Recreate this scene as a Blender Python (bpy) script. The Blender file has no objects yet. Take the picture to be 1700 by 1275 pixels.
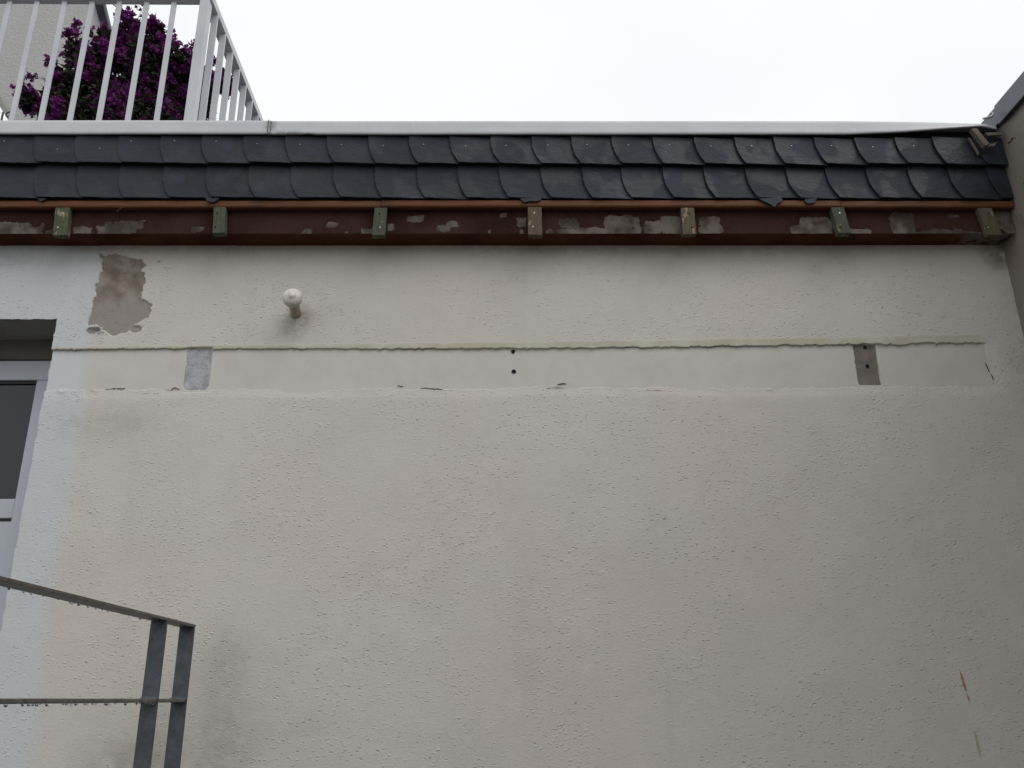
import bpy, math, random
import numpy as np
from mathutils import Vector, Matrix

# ------------------------------------------------------------------ camera, world, sun, exposure
scene = bpy.context.scene
C = scene.collection
random.seed(7)

EYE = Vector((0, 0, 1.6))
pitch, yaw, roll = math.atan(523 / 1450), math.radians(1.38), 0.0124
cam_data = bpy.data.cameras.new('camera')
cam = bpy.data.objects.new('camera', cam_data)
C.objects.link(cam)
F = Vector((math.sin(yaw) * math.cos(pitch), math.cos(yaw) * math.cos(pitch), math.sin(pitch)))
R0 = F.cross(Vector((0, 0, 1))).normalized()
U0 = R0.cross(F)
Rv = R0 * math.cos(roll) - U0 * math.sin(roll)
Uv = U0 * math.cos(roll) + R0 * math.sin(roll)
cam.matrix_world = Matrix(((Rv.x, Uv.x, -F.x, EYE.x), (Rv.y, Uv.y, -F.y, EYE.y), (Rv.z, Uv.z, -F.z, EYE.z), (0, 0, 0, 1)))
cam_data.sensor_width = 36
cam_data.lens = 36 * 1450 / 1700
cam_data.clip_start = 0.05
cam_data.clip_end = 500
scene.camera = cam

world = bpy.data.worlds.new("World")
scene.world = world
world.use_nodes = True
wn = world.node_tree
wn.nodes.clear()
sky = wn.nodes.new('ShaderNodeTexSky')
sky.sky_type = 'NISHITA'
sky.sun_disc = False
sky.sun_elevation = math.radians(52)
sky.sun_rotation = math.radians(200)
sky.air_density = 1.0
sky.dust_density = 6.0
sky.ozone_density = 1.0
hsv = wn.nodes.new('ShaderNodeHueSaturation')       # overcast: the blue is washed out by cloud
hsv.inputs['Saturation'].default_value = 0.12
mixs = wn.nodes.new('ShaderNodeMix')
mixs.data_type = 'RGBA'
mixs.inputs['Factor'].default_value = 0.8
mixs.inputs['B'].default_value = (11.6, 11.9, 12.2, 1)  # even cloud deck
bg = wn.nodes.new('ShaderNodeBackground')
bg.inputs['Strength'].default_value = 0.1
wo = wn.nodes.new('ShaderNodeOutputWorld')
tc = wn.nodes.new('ShaderNodeTexCoord')
cn = wn.nodes.new('ShaderNodeTexNoise')              # faint cloud tone
cn.inputs['Scale'].default_value = 2.2
cn.inputs['Detail'].default_value = 4
cm = wn.nodes.new('ShaderNodeMix')
cm.data_type = 'RGBA'
cm.inputs['A'].default_value = (10.7, 11.1, 11.6, 1)
cm.inputs['B'].default_value = (11.7, 11.9, 12.1, 1)
cr = wn.nodes.new('ShaderNodeMapRange')
cr.interpolation_type = 'SMOOTHSTEP'
cr.inputs['From Min'].default_value = 0.35
cr.inputs['From Max'].default_value = 0.60
wn.links.new(tc.outputs['Generated'], cn.inputs['Vector'])
wn.links.new(cn.outputs['Fac'], cr.inputs['Value'])
wn.links.new(cr.outputs['Result'], cm.inputs['Factor'])
wn.links.new(cm.outputs['Result'], mixs.inputs['B'])
wn.links.new(sky.outputs[0], hsv.inputs['Color'])
wn.links.new(hsv.outputs[0], mixs.inputs['A'])
wn.links.new(mixs.outputs['Result'], bg.inputs['Color'])
wn.links.new(bg.outputs[0], wo.inputs['Surface'])

sun_d = bpy.data.lights.new('sun', 'SUN')
sun_d.energy = 0.95
sun_d.angle = math.radians(45)
sun_d.color = (1.0, 0.97, 0.93)
sun = bpy.data.objects.new('sun', sun_d)
C.objects.link(sun)
# light falls from behind the camera and from the right, over the side wall
sd = Vector((-0.50, 0.52, -0.85)).normalized()
sun.rotation_euler = sd.to_track_quat('-Z', 'Y').to_euler()
sky.sun_elevation = math.asin(-sd.z)
sky.sun_rotation = math.atan2(-sd.x, -sd.y)

scene.view_settings.view_transform = 'Standard'
scene.view_settings.look = 'None'
scene.view_settings.exposure = 0.0
scene.view_settings.gamma = 1.0
scene.view_settings.use_curve_mapping = False

# ------------------------------------------------------------------ noise in numpy
_rs = np.random.RandomState(11)
_T = _rs.rand(256, 256)

def vn(x, z, s, seed=0):
    x = np.asarray(x, float) * s + seed * 17.31 + 1000
    z = np.asarray(z, float) * s + seed * 5.73 + 1000
    xi, zi = np.floor(x).astype(int), np.floor(z).astype(int)
    fx, fz = x - xi, z - zi
    fx = fx * fx * (3 - 2 * fx)
    fz = fz * fz * (3 - 2 * fz)
    a, b = _T[xi % 256, zi % 256], _T[(xi + 1) % 256, zi % 256]
    c, d = _T[xi % 256, (zi + 1) % 256], _T[(xi + 1) % 256, (zi + 1) % 256]
    return (a * (1 - fx) + b * fx) * (1 - fz) + (c * (1 - fx) + d * fx) * fz

def fbm(x, z, s, seed=0, o=4):
    r, a, t = 0, 1.0, 0
    for k in range(o):
        r = r + a * (vn(x, z, s * 2 ** k, seed + k * 3) * 2 - 1)
        t += a
        a *= 0.55
    return r / t

def sm(a, b, v):
    t = np.clip((v - a) / (b - a), 0, 1)
    return t * t * (3 - 2 * t)

# ------------------------------------------------------------------ object helpers
def link(name, mesh, material=None, parent=None, kind=None, label=None):
    o = bpy.data.objects.new(name, mesh)
    C.objects.link(o)
    if material:
        mesh.materials.append(material)
    if parent:
        o.parent = parent
    if kind:
        o['kind'] = kind
    if label:
        o['label'] = label
    return o

def empty(name, loc, label, cat, group=None):
    o = bpy.data.objects.new(name, None)
    o.empty_display_size = 0.1
    C.objects.link(o)
    o.location = loc
    o['label'] = label
    o['category'] = cat
    if group:
        o['group'] = group
    return o

def tag(o, label, cat, group=None):
    o['label'] = label
    o['category'] = cat
    if group:
        o['group'] = group
    return o

def child(o, root):
    """keep world geometry while parenting to a root that sits at its own base"""
    o.parent = root
    if root.parent is None:
        off = root.location
    else:
        off = Vector((0, 0, 0))
    o.location = o.location - off if root.parent is None else o.location
    return o

def pyd(name, v, f, material=None, parent=None, smooth=False, kind=None, label=None):
    """mesh in world coordinates; its object sits under its thing without moving"""
    me = bpy.data.meshes.new(name)
    me.from_pydata([tuple(p) for p in v], [], f)
    me.validate()
    if smooth:
        me.polygons.foreach_set('use_smooth', [True] * len(me.polygons))
    me.update()
    o = link(name, me, material, None, kind, label)
    if parent:
        place(o, parent)
    return o

def place(o, parent):
    o.parent = parent
    w = Vector((0, 0, 0))
    p = parent
    while p:
        w += Vector(p.location)
        p = p.parent
    o.location = Vector(o.location) - w
    return o

class MB:
    def __init__(s):
        s.v, s.f = [], []
    def box(s, x0, x1, y0, y1, z0, z1):
        n = len(s.v)
        s.v += [(x0, y0, z0), (x1, y0, z0), (x1, y1, z0), (x0, y1, z0), (x0, y0, z1), (x1, y0, z1), (x1, y1, z1), (x0, y1, z1)]
        s.f += [tuple(n + i for i in q) for q in ((0, 3, 2, 1), (4, 5, 6, 7), (0, 1, 5, 4), (1, 2, 6, 5), (2, 3, 7, 6), (3, 0, 4, 7))]
        return s
    def prism(s, pts, f0, f1):
        """closed outline pts (a,b) mapped by f0 / f1 to the two faces"""
        n, k = len(s.v), len(pts)
        s.v += [f0(*p) for p in pts] + [f1(*p) for p in pts]
        s.f.append(tuple(n + i for i in range(k)))
        s.f.append(tuple(n + k + i for i in reversed(range(k))))
        for i in range(k):
            j = (i + 1) % k
            s.f.append((n + i, n + k + i, n + k + j, n + j))
        return s
    def tube(s, path, r, seg=8, cap=True):
        path = [Vector(p) for p in path]
        n0 = len(s.v)
        rr = r if isinstance(r, (list, tuple)) else [r] * len(path)
        for i, p in enumerate(path):
            d = (path[min(i + 1, len(path) - 1)] - path[max(i - 1, 0)]).normalized()
            a = d.orthogonal().normalized() if i == 0 else (a - d * a.dot(d)).normalized()
            b = d.cross(a)
            for k in range(seg):
                t = 2 * math.pi * k / seg
                s.v.append(tuple(p + (a * math.cos(t) + b * math.sin(t)) * rr[i]))
        for i in range(len(path) - 1):
            for k in range(seg):
                k2 = (k + 1) % seg
                s.f.append((n0 + i * seg + k, n0 + i * seg + k2, n0 + (i + 1) * seg + k2, n0 + (i + 1) * seg + k))
        if cap:
            s.f.append(tuple(n0 + k for k in reversed(range(seg))))
            s.f.append(tuple(n0 + (len(path) - 1) * seg + k for k in range(seg)))
        return s
    def build(s, name, m, parent=None, smooth=False, kind=None, label=None, bevel=0):
        o = pyd(name, s.v, s.f, m, parent, smooth, kind, label)
        if bevel:
            b = o.modifiers.new('bevel', 'BEVEL')
            b.width = bevel
            b.segments = 2
            b.limit_method = 'ANGLE'
            b.angle_limit = math.radians(40)
        return o

def grid(name, xs, zs, P, attrs, m, parent, keep=None, smooth=True, label=None):
    """P: array (nz,nx,3)"""
    nz, nx = len(zs), len(xs)
    me = bpy.data.meshes.new(name)
    idx = np.arange(nz * nx).reshape(nz, nx)
    q = np.stack([idx[:-1, :-1], idx[:-1, 1:], idx[1:, 1:], idx[1:, :-1]], -1).reshape(-1, 4)
    if keep is not None:
        q = q[keep.reshape(-1)]
    me.vertices.add(nz * nx)
    me.vertices.foreach_set('co', P.reshape(-1).astype(np.float32))
    me.loops.add(q.size)
    me.loops.foreach_set('vertex_index', q.reshape(-1).astype(np.int32))
    me.polygons.add(len(q))
    me.polygons.foreach_set('loop_start', np.arange(0, q.size, 4, dtype=np.int32))
    me.polygons.foreach_set('loop_total', np.full(len(q), 4, dtype=np.int32))
    if smooth:
        me.polygons.foreach_set('use_smooth', np.ones(len(q), dtype=bool))
    me.update(calc_edges=True)
    for k, a in attrs.items():
        at = me.attributes.new(k, 'FLOAT', 'POINT')
        at.data.foreach_set('value', a.reshape(-1).astype(np.float32))
    o = link(name, me, m, None, None, label)
    place(o, parent)
    return o

# ------------------------------------------------------------------ material helper
class NT:
    def __init__(s, name):
        s.m = bpy.data.materials.new(name)
        s.m.use_nodes = True
        s.t = s.m.node_tree
        s.b = s.t.nodes['Principled BSDF']
        s.co = s.t.nodes.new('ShaderNodeNewGeometry').outputs['Position']
    def set(s, inp, v):
        if hasattr(v, 'is_output') or isinstance(v, bpy.types.NodeSocket):
            s.t.links.new(v, inp)
        else:
            if isinstance(v, (tuple, list)) and len(v) == 3 and inp.type == 'RGBA':
                v = (*v, 1)
            inp.default_value = v
    def P(s, **k):
        for a, v in k.items():
            s.set(s.b.inputs[a.replace('_', ' ')], v)
        return s
    def noise(s, scale, detail=4, rough=0.55, dist=0, vec=None, col=False):
        n = s.t.nodes.new('ShaderNodeTexNoise')
        s.set(n.inputs['Vector'], vec or s.co)
        n.inputs['Scale'].default_value = scale
        n.inputs['Detail'].default_value = detail
        n.inputs['Roughness'].default_value = rough
        n.inputs['Distortion'].default_value = dist
        return n.outputs['Color' if col else 'Fac']
    def voro(s, scale, vec=None, feature='F1', out='Distance', rnd=1):
        n = s.t.nodes.new('ShaderNodeTexVoronoi')
        n.feature = feature
        s.set(n.inputs['Vector'], vec or s.co)
        n.inputs['Scale'].default_value = scale
        n.inputs['Randomness'].default_value = rnd
        return n.outputs[out]
    def math(s, op, a, b=0.0, c=0.0, clamp=False):
        n = s.t.nodes.new('ShaderNodeMath')
        n.operation = op
        n.use_clamp = clamp
        s.set(n.inputs[0], a)
        s.set(n.inputs[1], b)
        s.set(n.inputs[2], c)
        return n.outputs[0]
    def ramp(s, v, a, b, lo=0.0, hi=1.0, smooth=True):
        n = s.t.nodes.new('ShaderNodeMapRange')
        n.interpolation_type = 'SMOOTHSTEP' if smooth else 'LINEAR'
        s.set(n.inputs['Value'], v)
        n.inputs['From Min'].default_value = a
        n.inputs['From Max'].default_value = b
        n.inputs['To Min'].default_value = lo
        n.inputs['To Max'].default_value = hi
        return n.outputs['Result']
    def mix(s, f, a, b, mode='MIX'):
        n = s.t.nodes.new('ShaderNodeMix')
        n.data_type = 'RGBA'
        n.blend_type = mode
        s.set(n.inputs['Factor'], f)
        s.set(n.inputs['A'], a)
        s.set(n.inputs['B'], b)
        return n.outputs['Result']
    def attr(s, name):
        n = s.t.nodes.new('ShaderNodeAttribute')
        n.attribute_name = name
        return n.outputs['Fac']
    def rand(s):
        return s.t.nodes.new('ShaderNodeObjectInfo').outputs['Random']
    def scale(s, vec, sx, sy, sz, off=(0, 0, 0), rot=(0, 0, 0)):
        n = s.t.nodes.new('ShaderNodeMapping')
        s.set(n.inputs['Vector'], vec)
        n.inputs['Scale'].default_value = (sx, sy, sz)
        n.inputs['Location'].default_value = off
        n.inputs['Rotation'].default_value = rot
        return n.outputs[0]
    def warp(s, vec, amount, scale):
        c = s.noise(scale, 2, vec=vec, col=True)
        n = s.t.nodes.new('ShaderNodeVectorMath')
        n.operation = 'MULTIPLY_ADD'
        s.set(n.inputs[0], c)
        n.inputs[1].default_value = (amount,) * 3
        s.set(n.inputs[2], vec)
        return n.outputs[0]
    def bump(s, h, dist=0.002, strength=1.0):
        n = s.t.nodes.new('ShaderNodeBump')
        n.inputs['Distance'].default_value = dist
        n.inputs['Strength'].default_value = strength
        s.set(n.inputs['Height'], h)
        s.set(s.b.inputs['Normal'], n.outputs[0])
        return s
    def sepz(s, i):
        n = s.t.nodes.new('ShaderNodeSeparateXYZ')
        s.set(n.inputs[0], s.co)
        return n.outputs[i]

# ------------------------------------------------------------------ materials
def mat_render(name, base, blue, use_attr=True, grit=0.0):
    """often repainted scratch plaster: smooth paint over small pits, worm tracks and crumbs"""
    n = NT(name)
    w = n.warp(n.co, 0.012, 55)
    dens = n.noise(3.1, 3, 0.6)                        # where the plaster is rougher
    dens2 = n.ramp(dens, 0.40, 0.62)
    def marks(scale, rot, off, sx, lo, hi, r0, r1):
        vec = n.scale(w, sx, 1, 1, rot=(0, rot, 0), off=off)
        d = n.ramp(n.voro(scale, vec), r0, r1, 1, 0)
        return n.math('MULTIPLY', d, n.ramp(n.voro(scale, vec, out='Color'), lo, hi, 0, 1))
    pit1 = n.math('MAXIMUM', marks(88, 0.9, (0, 0, 0), 0.42, 0.58, 0.66, 0.05, 0.30), marks(64, -0.7, (4, 1, 7), 0.55, 0.66, 0.74, 0.03, 0.20))
    pit1 = n.math('MULTIPLY', pit1, n.ramp(dens, 0.34, 0.56, 0.35, 1.0))
    pit2 = n.math('MULTIPLY', marks(135, 0.3, (3, 1, 2), 0.5, 0.55, 0.70, 0.05, 0.30), dens2)
    crumb = marks(95, -1.1, (8, 2, 5), 0.45, 0.45, 0.62, 0.04, 0.38)
    crumb = n.math('MULTIPLY', crumb, n.ramp(dens, 0.36, 0.58, 0.30, 1))
    fine = n.noise(330, 3, 0.6)
    wav = n.noise(9, 3, 0.5)
    h = n.math('MULTIPLY', pit1, -1.0)
    h = n.math('MULTIPLY_ADD', pit2, -0.6, h)
    h = n.math('MULTIPLY_ADD', crumb, 0.75, h)
    h = n.math('MULTIPLY_ADD', fine, 0.30, h)
    h = n.math('MULTIPLY_ADD', n.noise(120, 3, 0.6), 0.45, h)
    h = n.math('MULTIPLY_ADD', wav, 1.0, h)
    if grit:
        h = n.math('MULTIPLY_ADD', n.noise(75, 3, 0.6), grit, h)
    if use_attr:
        calm = n.math('SUBTRACT', 1.0, n.attr('lip'))
        h = n.math('MULTIPLY', h, n.math('MULTIPLY_ADD', calm, 0.8, 0.2))
    n.bump(h, 0.0023, 1.0)
    # colour: warm / greenish / pinkish drifts, grime in pits
    pinkish = tuple(c * k for c, k in zip(base, (1.0, 0.965, 0.95)))
    greenish = tuple(c * k for c, k in zip(base, (0.975, 0.985, 0.975)))
    c = n.mix(n.ramp(n.noise(1.3, 3, 0.5), 0.42, 0.62), base, pinkish)
    c = n.mix(n.ramp(n.noise(1.0, 3, 0.5, vec=n.scale(n.co, 1, 1, 1, off=(5, 3, 9))), 0.5, 0.7), c, greenish)
    c = n.mix(n.ramp(n.noise(4, 5, 0.65), 0.3, 0.75, 0.0, 0.22), c, tuple(x * 0.72 for x in base))
    # vertical faint run-off
    c = n.mix(n.ramp(n.noise(9, 4, 0.6, vec=n.scale(n.co, 1, 1, 0.08)), 0.55, 0.8, 0, 0.16), c, tuple(x * 0.7 for x in base))
    if use_attr:
        blu = n.attr('repaint')
        e = n.math('ADD', blu, n.math('MULTIPLY_ADD', n.noise(14, 4), 0.5, -0.25), clamp=True)
        c = n.mix(n.math('MULTIPLY', e, 0.85), c, blue)
        c = n.mix(n.math('MULTIPLY', n.attr('lip'), n.ramp(n.noise(12, 4), 0.3, 0.65, 0.3, 0.95)), c, (0.42, 0.40, 0.295))
        gr = n.math('MULTIPLY', n.attr('grime_dark'), n.ramp(n.noise(22, 5, 0.65), 0.25, 0.62))
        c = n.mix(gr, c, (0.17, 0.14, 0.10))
    c = n.mix(n.math('MULTIPLY', pit1, n.ramp(n.noise(25, 2), 0.34, 0.72, 0.05, 0.44)), c, (0.22, 0.19, 0.16))
    c = n.mix(n.math('MULTIPLY', pit2, 0.16), c, (0.17, 0.14, 0.12))
    n.P(Base_Color=c, Roughness=0.62)
    n.b.inputs['Specular IOR Level'].default_value = 0.25
    return n.m

WALL = (0.540, 0.517, 0.472)
BLUE = (0.505, 0.530, 0.545)
m_wall = mat_render('painted_render', WALL, BLUE)
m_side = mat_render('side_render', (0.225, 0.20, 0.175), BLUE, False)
m_upper = mat_render('upper_house_render', (0.40, 0.405, 0.405), BLUE, False, 3.0)

n = NT('smooth_band')
c = n.mix(n.ramp(n.noise(2.0, 3), 0.4, 0.65), (0.525, 0.517, 0.473), (0.53, 0.51, 0.466))
c = n.mix(n.ramp(n.noise(9, 5, 0.65), 0.3, 0.8, 0, 0.25), c, (0.34, 0.33, 0.29))
c = n.mix(n.ramp(n.sepz(0), -1.62, -1.56, 1, 0), c, (0.52, 0.545, 0.55))
sp = n.math('MULTIPLY', n.ramp(n.voro(30), 0.05, 0.12, 1, 0), n.ramp(n.voro(30, out='Color'), 0.72, 0.76))
c = n.mix(n.math('MULTIPLY', sp, 0.6), c, (0.12, 0.10, 0.08))
c = n.mix(n.math('MULTIPLY', n.attr('grime_dark'), n.ramp(n.noise(30, 4), 0.3, 0.6)), c, (0.17, 0.15, 0.10))
n.P(Base_Color=c, Roughness=0.6)
n.b.inputs['Specular IOR Level'].default_value = 0.25
h = n.math('MULTIPLY_ADD', n.noise(60, 4), 0.5, n.math('MULTIPLY_ADD', n.noise(8, 3), 1.0, n.math('MULTIPLY', sp, -0.8)))
n.bump(h, 0.0012)
m_band = n.m

n = NT('bare_plaster')
c = n.mix(n.ramp(n.noise(9, 4, 0.6), 0.35, 0.65), (0.15, 0.112, 0.088), (0.31, 0.27, 0.228))
c = n.mix(n.ramp(n.sepz(2), 3.09, 3.15, 1, 0), c, (0.27, 0.245, 0.215))
c = n.mix(n.ramp(n.noise(40, 4, 0.6), 0.55, 0.75, 0, 0.5), c, (0.12, 0.09, 0.075))
n.P(Base_Color=c, Roughness=0.9)
n.bump(n.noise(160, 5, 0.6), 0.002)
m_scrape = n.m

n = NT('brown_bare_patch')
c = n.mix(n.ramp(n.noise(18, 4, 0.6), 0.35, 0.7), (0.135, 0.118, 0.105), (0.20, 0.175, 0.155))
n.P(Base_Color=c, Roughness=0.9)
n.bump(n.noise(180, 4, 0.6), 0.0016)
m_brownpatch = n.m

n = NT('grey_mortar')
c = n.mix(n.ramp(n.noise(24, 5, 0.65), 0.35, 0.65), (0.28, 0.285, 0.305), (0.43, 0.435, 0.455))
c = n.mix(n.ramp(n.noise(60, 4, 0.6, 1.5), 0.6, 0.72, 0, 0.6), c, (0.14, 0.14, 0.16))
n.P(Base_Color=c, Roughness=0.85)
n.bump(n.noise(60, 5, 0.6, 1.0), 0.004)
m_mortar = n.m

n = NT('slate')
r = n.rand()
base = n.mix(r, (0.015, 0.0175, 0.027), (0.022, 0.025, 0.036))
pat = n.noise(7.5, 2, 0.4, 0.4, vec=n.scale(n.co, 1, 1, 0.9))
base = n.mix(n.ramp(pat, 0.50, 0.53, 0, 0.55), base, (0.013, 0.0145, 0.019))
base = n.mix(n.ramp(n.noise(11, 3, 0.5, vec=n.scale(n.co, 1, 1, 1, off=(2, 7, 4))), 0.5, 0.72, 0, 0.6), base, (0.026, 0.033, 0.052))
base = n.mix(n.ramp(n.noise(120, 4, 0.7), 0.5, 0.8, 0, 0.4), base, (0.034, 0.038, 0.047))
n.P(Base_Color=base, Roughness=n.ramp(pat, 0.48, 0.55, 0.68, 0.5))
n.b.inputs['Specular IOR Level'].default_value = 0.3
hh = n.math('MULTIPLY_ADD', n.noise(22, 5, 0.6, vec=n.scale(n.co, 1, 1, 1.6, rot=(0, 0.35, 0))), 1.0, n.math('MULTIPLY', n.noise(150, 3), 0.25))
n.bump(hh, 0.004)
m_slate = n.m

n = NT('stained_batten_wood')
g = n.noise(14, 5, 0.6, 0.8, vec=n.scale(n.co, 0.6, 14, 14))
c = n.mix(n.ramp(g, 0.3, 0.7), (0.090, 0.031, 0.010), (0.14, 0.055, 0.021))
c = n.mix(n.ramp(n.noise(3.2, 3), 0.5, 0.72, 0, 0.6), c, (0.06, 0.024, 0.012))
n.P(Base_Color=c, Roughness=0.6)
n.b.inputs['Specular IOR Level'].default_value = 0.25
n.bump(g, 0.001)
m_batten = n.m

def mat_block(name, a, b, seed):
    n = NT(name)
    g = n.noise(16, 5, 0.6, 0.8, vec=n.scale(n.co, 14, 14, 1.0, off=(seed, 0, 0)))
    c = n.mix(n.ramp(g, 0.3, 0.7), a, b)
    c = n.mix(n.ramp(n.noise(40, 3, vec=n.scale(n.co, 1, 1, .5, off=(seed, 0, 0))), 0.6, 0.66, 0, 0.9), c, (0.26, 0.20, 0.125))
    c = n.mix(n.ramp(n.noise(55, 2, vec=n.scale(n.co, 1, 1, .6, off=(seed, 4, 0))), 0.68, 0.72, 0, 0.95), c, (0.03, 0.025, 0.02))
    n.P(Base_Color=c, Roughness=0.85)
    n.b.inputs['Specular IOR Level'].default_value = 0.15
    n.bump(g, 0.002)
    return n.m
m_green = mat_block('green_treated_wood', (0.055, 0.062, 0.043), (0.092, 0.097, 0.068), 1)
m_tan = mat_block('weathered_tan_wood', (0.075, 0.062, 0.043), (0.12, 0.10, 0.068), 5)

n = NT('peeling_brown_paint')
ed = n.math('ADD', n.math('MULTIPLY_ADD', n.attr('peel'), 0.90, 0.10), n.math('ADD', n.math('MULTIPLY_ADD', n.noise(30, 6, 0.7), 1.7, -0.85), n.math('MULTIPLY_ADD', n.noise(13, 2), 1.2, -0.6)))
pe = n.ramp(ed, 0.47, 0.52)
rimm = n.math('MULTIPLY', n.ramp(ed, 0.42, 0.47), n.ramp(ed, 0.50, 0.55, 1, 0))
brown = n.mix(n.ramp(n.noise(5, 4), 0.35, 0.65), (0.026, 0.012, 0.009), (0.044, 0.022, 0.017))
brown = n.mix(n.ramp(n.noise(150, 3), 0.55, 0.75, 0, 0.4), brown, (0.10, 0.065, 0.055))
pale = n.mix(n.ramp(n.noise(14, 4), 0.35, 0.65), (0.055, 0.044, 0.037), (0.145, 0.122, 0.103))
brown = n.mix(n.math('MULTIPLY', rimm, 0.4), brown, (0.02, 0.012, 0.01))
c = n.mix(pe, brown, pale)
n.P(Base_Color=c, Roughness=0.9)
n.b.inputs['Specular IOR Level'].default_value = 0.08
n.bump(n.math('MULTIPLY_ADD', pe, -0.8, n.math('MULTIPLY', n.noise(150, 4), 0.5)), 0.002)
m_peel = n.m

n = NT('brown_underside')
c = n.mix(n.ramp(n.noise(6, 4), 0.35, 0.65), (0.055, 0.020, 0.010), (0.085, 0.035, 0.02))
c = n.mix(n.math('MULTIPLY', n.ramp(n.sepz(0), 1.86, 2.02), n.ramp(n.noise(20, 4), 0.4, 0.55)), c, (0.15, 0.13, 0.115))
n.P(Base_Color=c, Roughness=0.9)
n.b.inputs['Specular IOR Level'].default_value = 0.05
n.bump(n.noise(80, 4), 0.002)
m_under = n.m

n = NT('dark_backing')
n.P(Base_Color=(0.015, 0.015, 0.018), Roughness=0.9)
m_dark = n.m

n = NT('grey_white_coated_metal')
c = n.mix(n.ramp(n.noise(2.5, 4), 0.35, 0.65), (0.47, 0.485, 0.51), (0.53, 0.535, 0.545))
c = n.mix(n.ramp(n.noise(7, 5, 0.7, vec=n.scale(n.co, 1, 1, 0.12)), 0.56, 0.8, 0, 0.35), c, (0.36, 0.37, 0.30))
c = n.mix(n.math('MULTIPLY', n.attr('grime_dark'), n.ramp(n.noise(45, 5, 0.65), 0.25, 0.6)), c, (0.10, 0.10, 0.07))
c = n.mix(n.math('MULTIPLY', n.ramp(n.voro(9), 0.02, 0.045, 1, 0), n.ramp(n.voro(9, out='Color'), 0.7, 0.72)), c, (0.03, 0.03, 0.02))
n.P(Base_Color=c, Roughness=0.5)
n.bump(n.noise(7, 3), 0.003)
m_trim = n.m

n = NT('anthracite_metal')
c = n.mix(n.ramp(n.noise(6, 4), 0.35, 0.65), (0.085, 0.09, 0.108), (0.105, 0.11, 0.13))
n.P(Base_Color=c, Roughness=0.42, Metallic=0.2)
n.bump(n.noise(10, 3), 0.001)
m_coping = n.m

n = NT('lead_scrap')
n.P(Base_Color=(0.40, 0.39, 0.36), Roughness=0.4, Metallic=0.3)
m_lead = n.m

n = NT('weathered_scrap_wood')
g = n.noise(18, 4, vec=n.scale(n.co, 12, 12, 1.5))
n.P(Base_Color=n.mix(g, (0.08, 0.066, 0.053), (0.19, 0.16, 0.13)), Roughness=0.8)
m_scrapwood = n.m

n = NT('white_coated_steel')
c = n.mix(n.ramp(n.noise(4, 4), 0.35, 0.7), (0.43, 0.44, 0.475), (0.48, 0.488, 0.51))
c = n.mix(n.ramp(n.noise(28, 5, 0.7), 0.62, 0.8, 0, 0.35), c, (0.30, 0.30, 0.28))
n.P(Base_Color=c, Roughness=0.42)
m_white = n.m

n = NT('galvanised_steel')
c = n.mix(n.ramp(n.noise(26, 4, 0.6), 0.35, 0.65), (0.045, 0.053, 0.062), (0.070, 0.080, 0.092))
c = n.mix(n.ramp(n.noise(110, 3, 0.7), 0.5, 0.8, 0, 0.5), c, (0.11, 0.12, 0.13))
c = n.mix(n.ramp(n.noise(6, 4, 0.6, vec=n.scale(n.co, 3, 1, 0.4)), 0.55, 0.75, 0, 0.4), c, (0.04, 0.037, 0.035))
n.P(Base_Color=c, Roughness=n.ramp(n.noise(14, 3), 0.3, 0.7, 0.42, 0.6), Metallic=0.15)
n.bump(n.noise(90, 4), 0.0006)
m_galv = n.m

n = NT('grimy_rail_steel')
c = n.mix(n.ramp(n.noise(30, 5, 0.65), 0.35, 0.65), (0.075, 0.066, 0.056), (0.14, 0.128, 0.113))
c = n.mix(n.ramp(n.noise(75, 4, 0.6), 0.58, 0.7, 0, 0.85), c, (0.035, 0.028, 0.022))
n.P(Base_Color=c, Roughness=0.5, Metallic=0.1)
n.bump(n.noise(120, 4), 0.0016)
m_rail = n.m

n = NT('water')
n.P(Base_Color=(0.8, 0.85, 0.9), Roughness=0.02, IOR=1.33)
n.b.inputs['Transmission Weight'].default_value = 0.9
m_water = n.m

n = NT('ivory_plastic')
c = n.mix(n.ramp(n.noise(22, 5, 0.65), 0.45, 0.75), (0.60, 0.57, 0.52), (0.42, 0.38, 0.33))
n.P(Base_Color=c, Roughness=0.5)
n.bump(n.noise(70, 3), 0.0006)
m_cap = n.m
n = NT('stained_pipe')
c = n.mix(n.ramp(n.noise(35, 4), 0.35, 0.65), (0.45, 0.385, 0.32), (0.34, 0.27, 0.215))
n.P(Base_Color=c, Roughness=0.6)
m_pipe = n.m

n = NT('pvc_frame')
c = n.mix(n.ramp(n.noise(3, 3), 0.4, 0.6), (0.45, 0.47, 0.525), (0.48, 0.50, 0.555))
n.P(Base_Color=c, Roughness=0.38)
m_pvc = n.m
n = NT('rubber_gasket')
n.P(Base_Color=(0.01, 0.01, 0.011), Roughness=0.6)
m_rubber = n.m
n = NT('door_glass')
n.P(Base_Color=(0.012, 0.015, 0.024), Roughness=0.06)
n.b.inputs['Specular IOR Level'].default_value = 0.5
n.bump(n.noise(2.2, 2), 0.002)
m_glass = n.m
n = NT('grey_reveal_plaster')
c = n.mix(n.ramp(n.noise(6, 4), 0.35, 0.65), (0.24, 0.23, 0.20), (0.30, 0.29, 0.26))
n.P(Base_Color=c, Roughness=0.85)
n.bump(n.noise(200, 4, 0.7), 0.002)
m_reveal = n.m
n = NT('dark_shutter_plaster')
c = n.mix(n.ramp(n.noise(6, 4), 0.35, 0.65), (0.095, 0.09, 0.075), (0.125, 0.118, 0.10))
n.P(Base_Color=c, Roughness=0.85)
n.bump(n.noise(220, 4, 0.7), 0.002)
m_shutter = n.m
n = NT('black_hole')
n.P(Base_Color=(0.004, 0.004, 0.004), Roughness=1)
m_hole = n.m
n = NT('rust')
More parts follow.
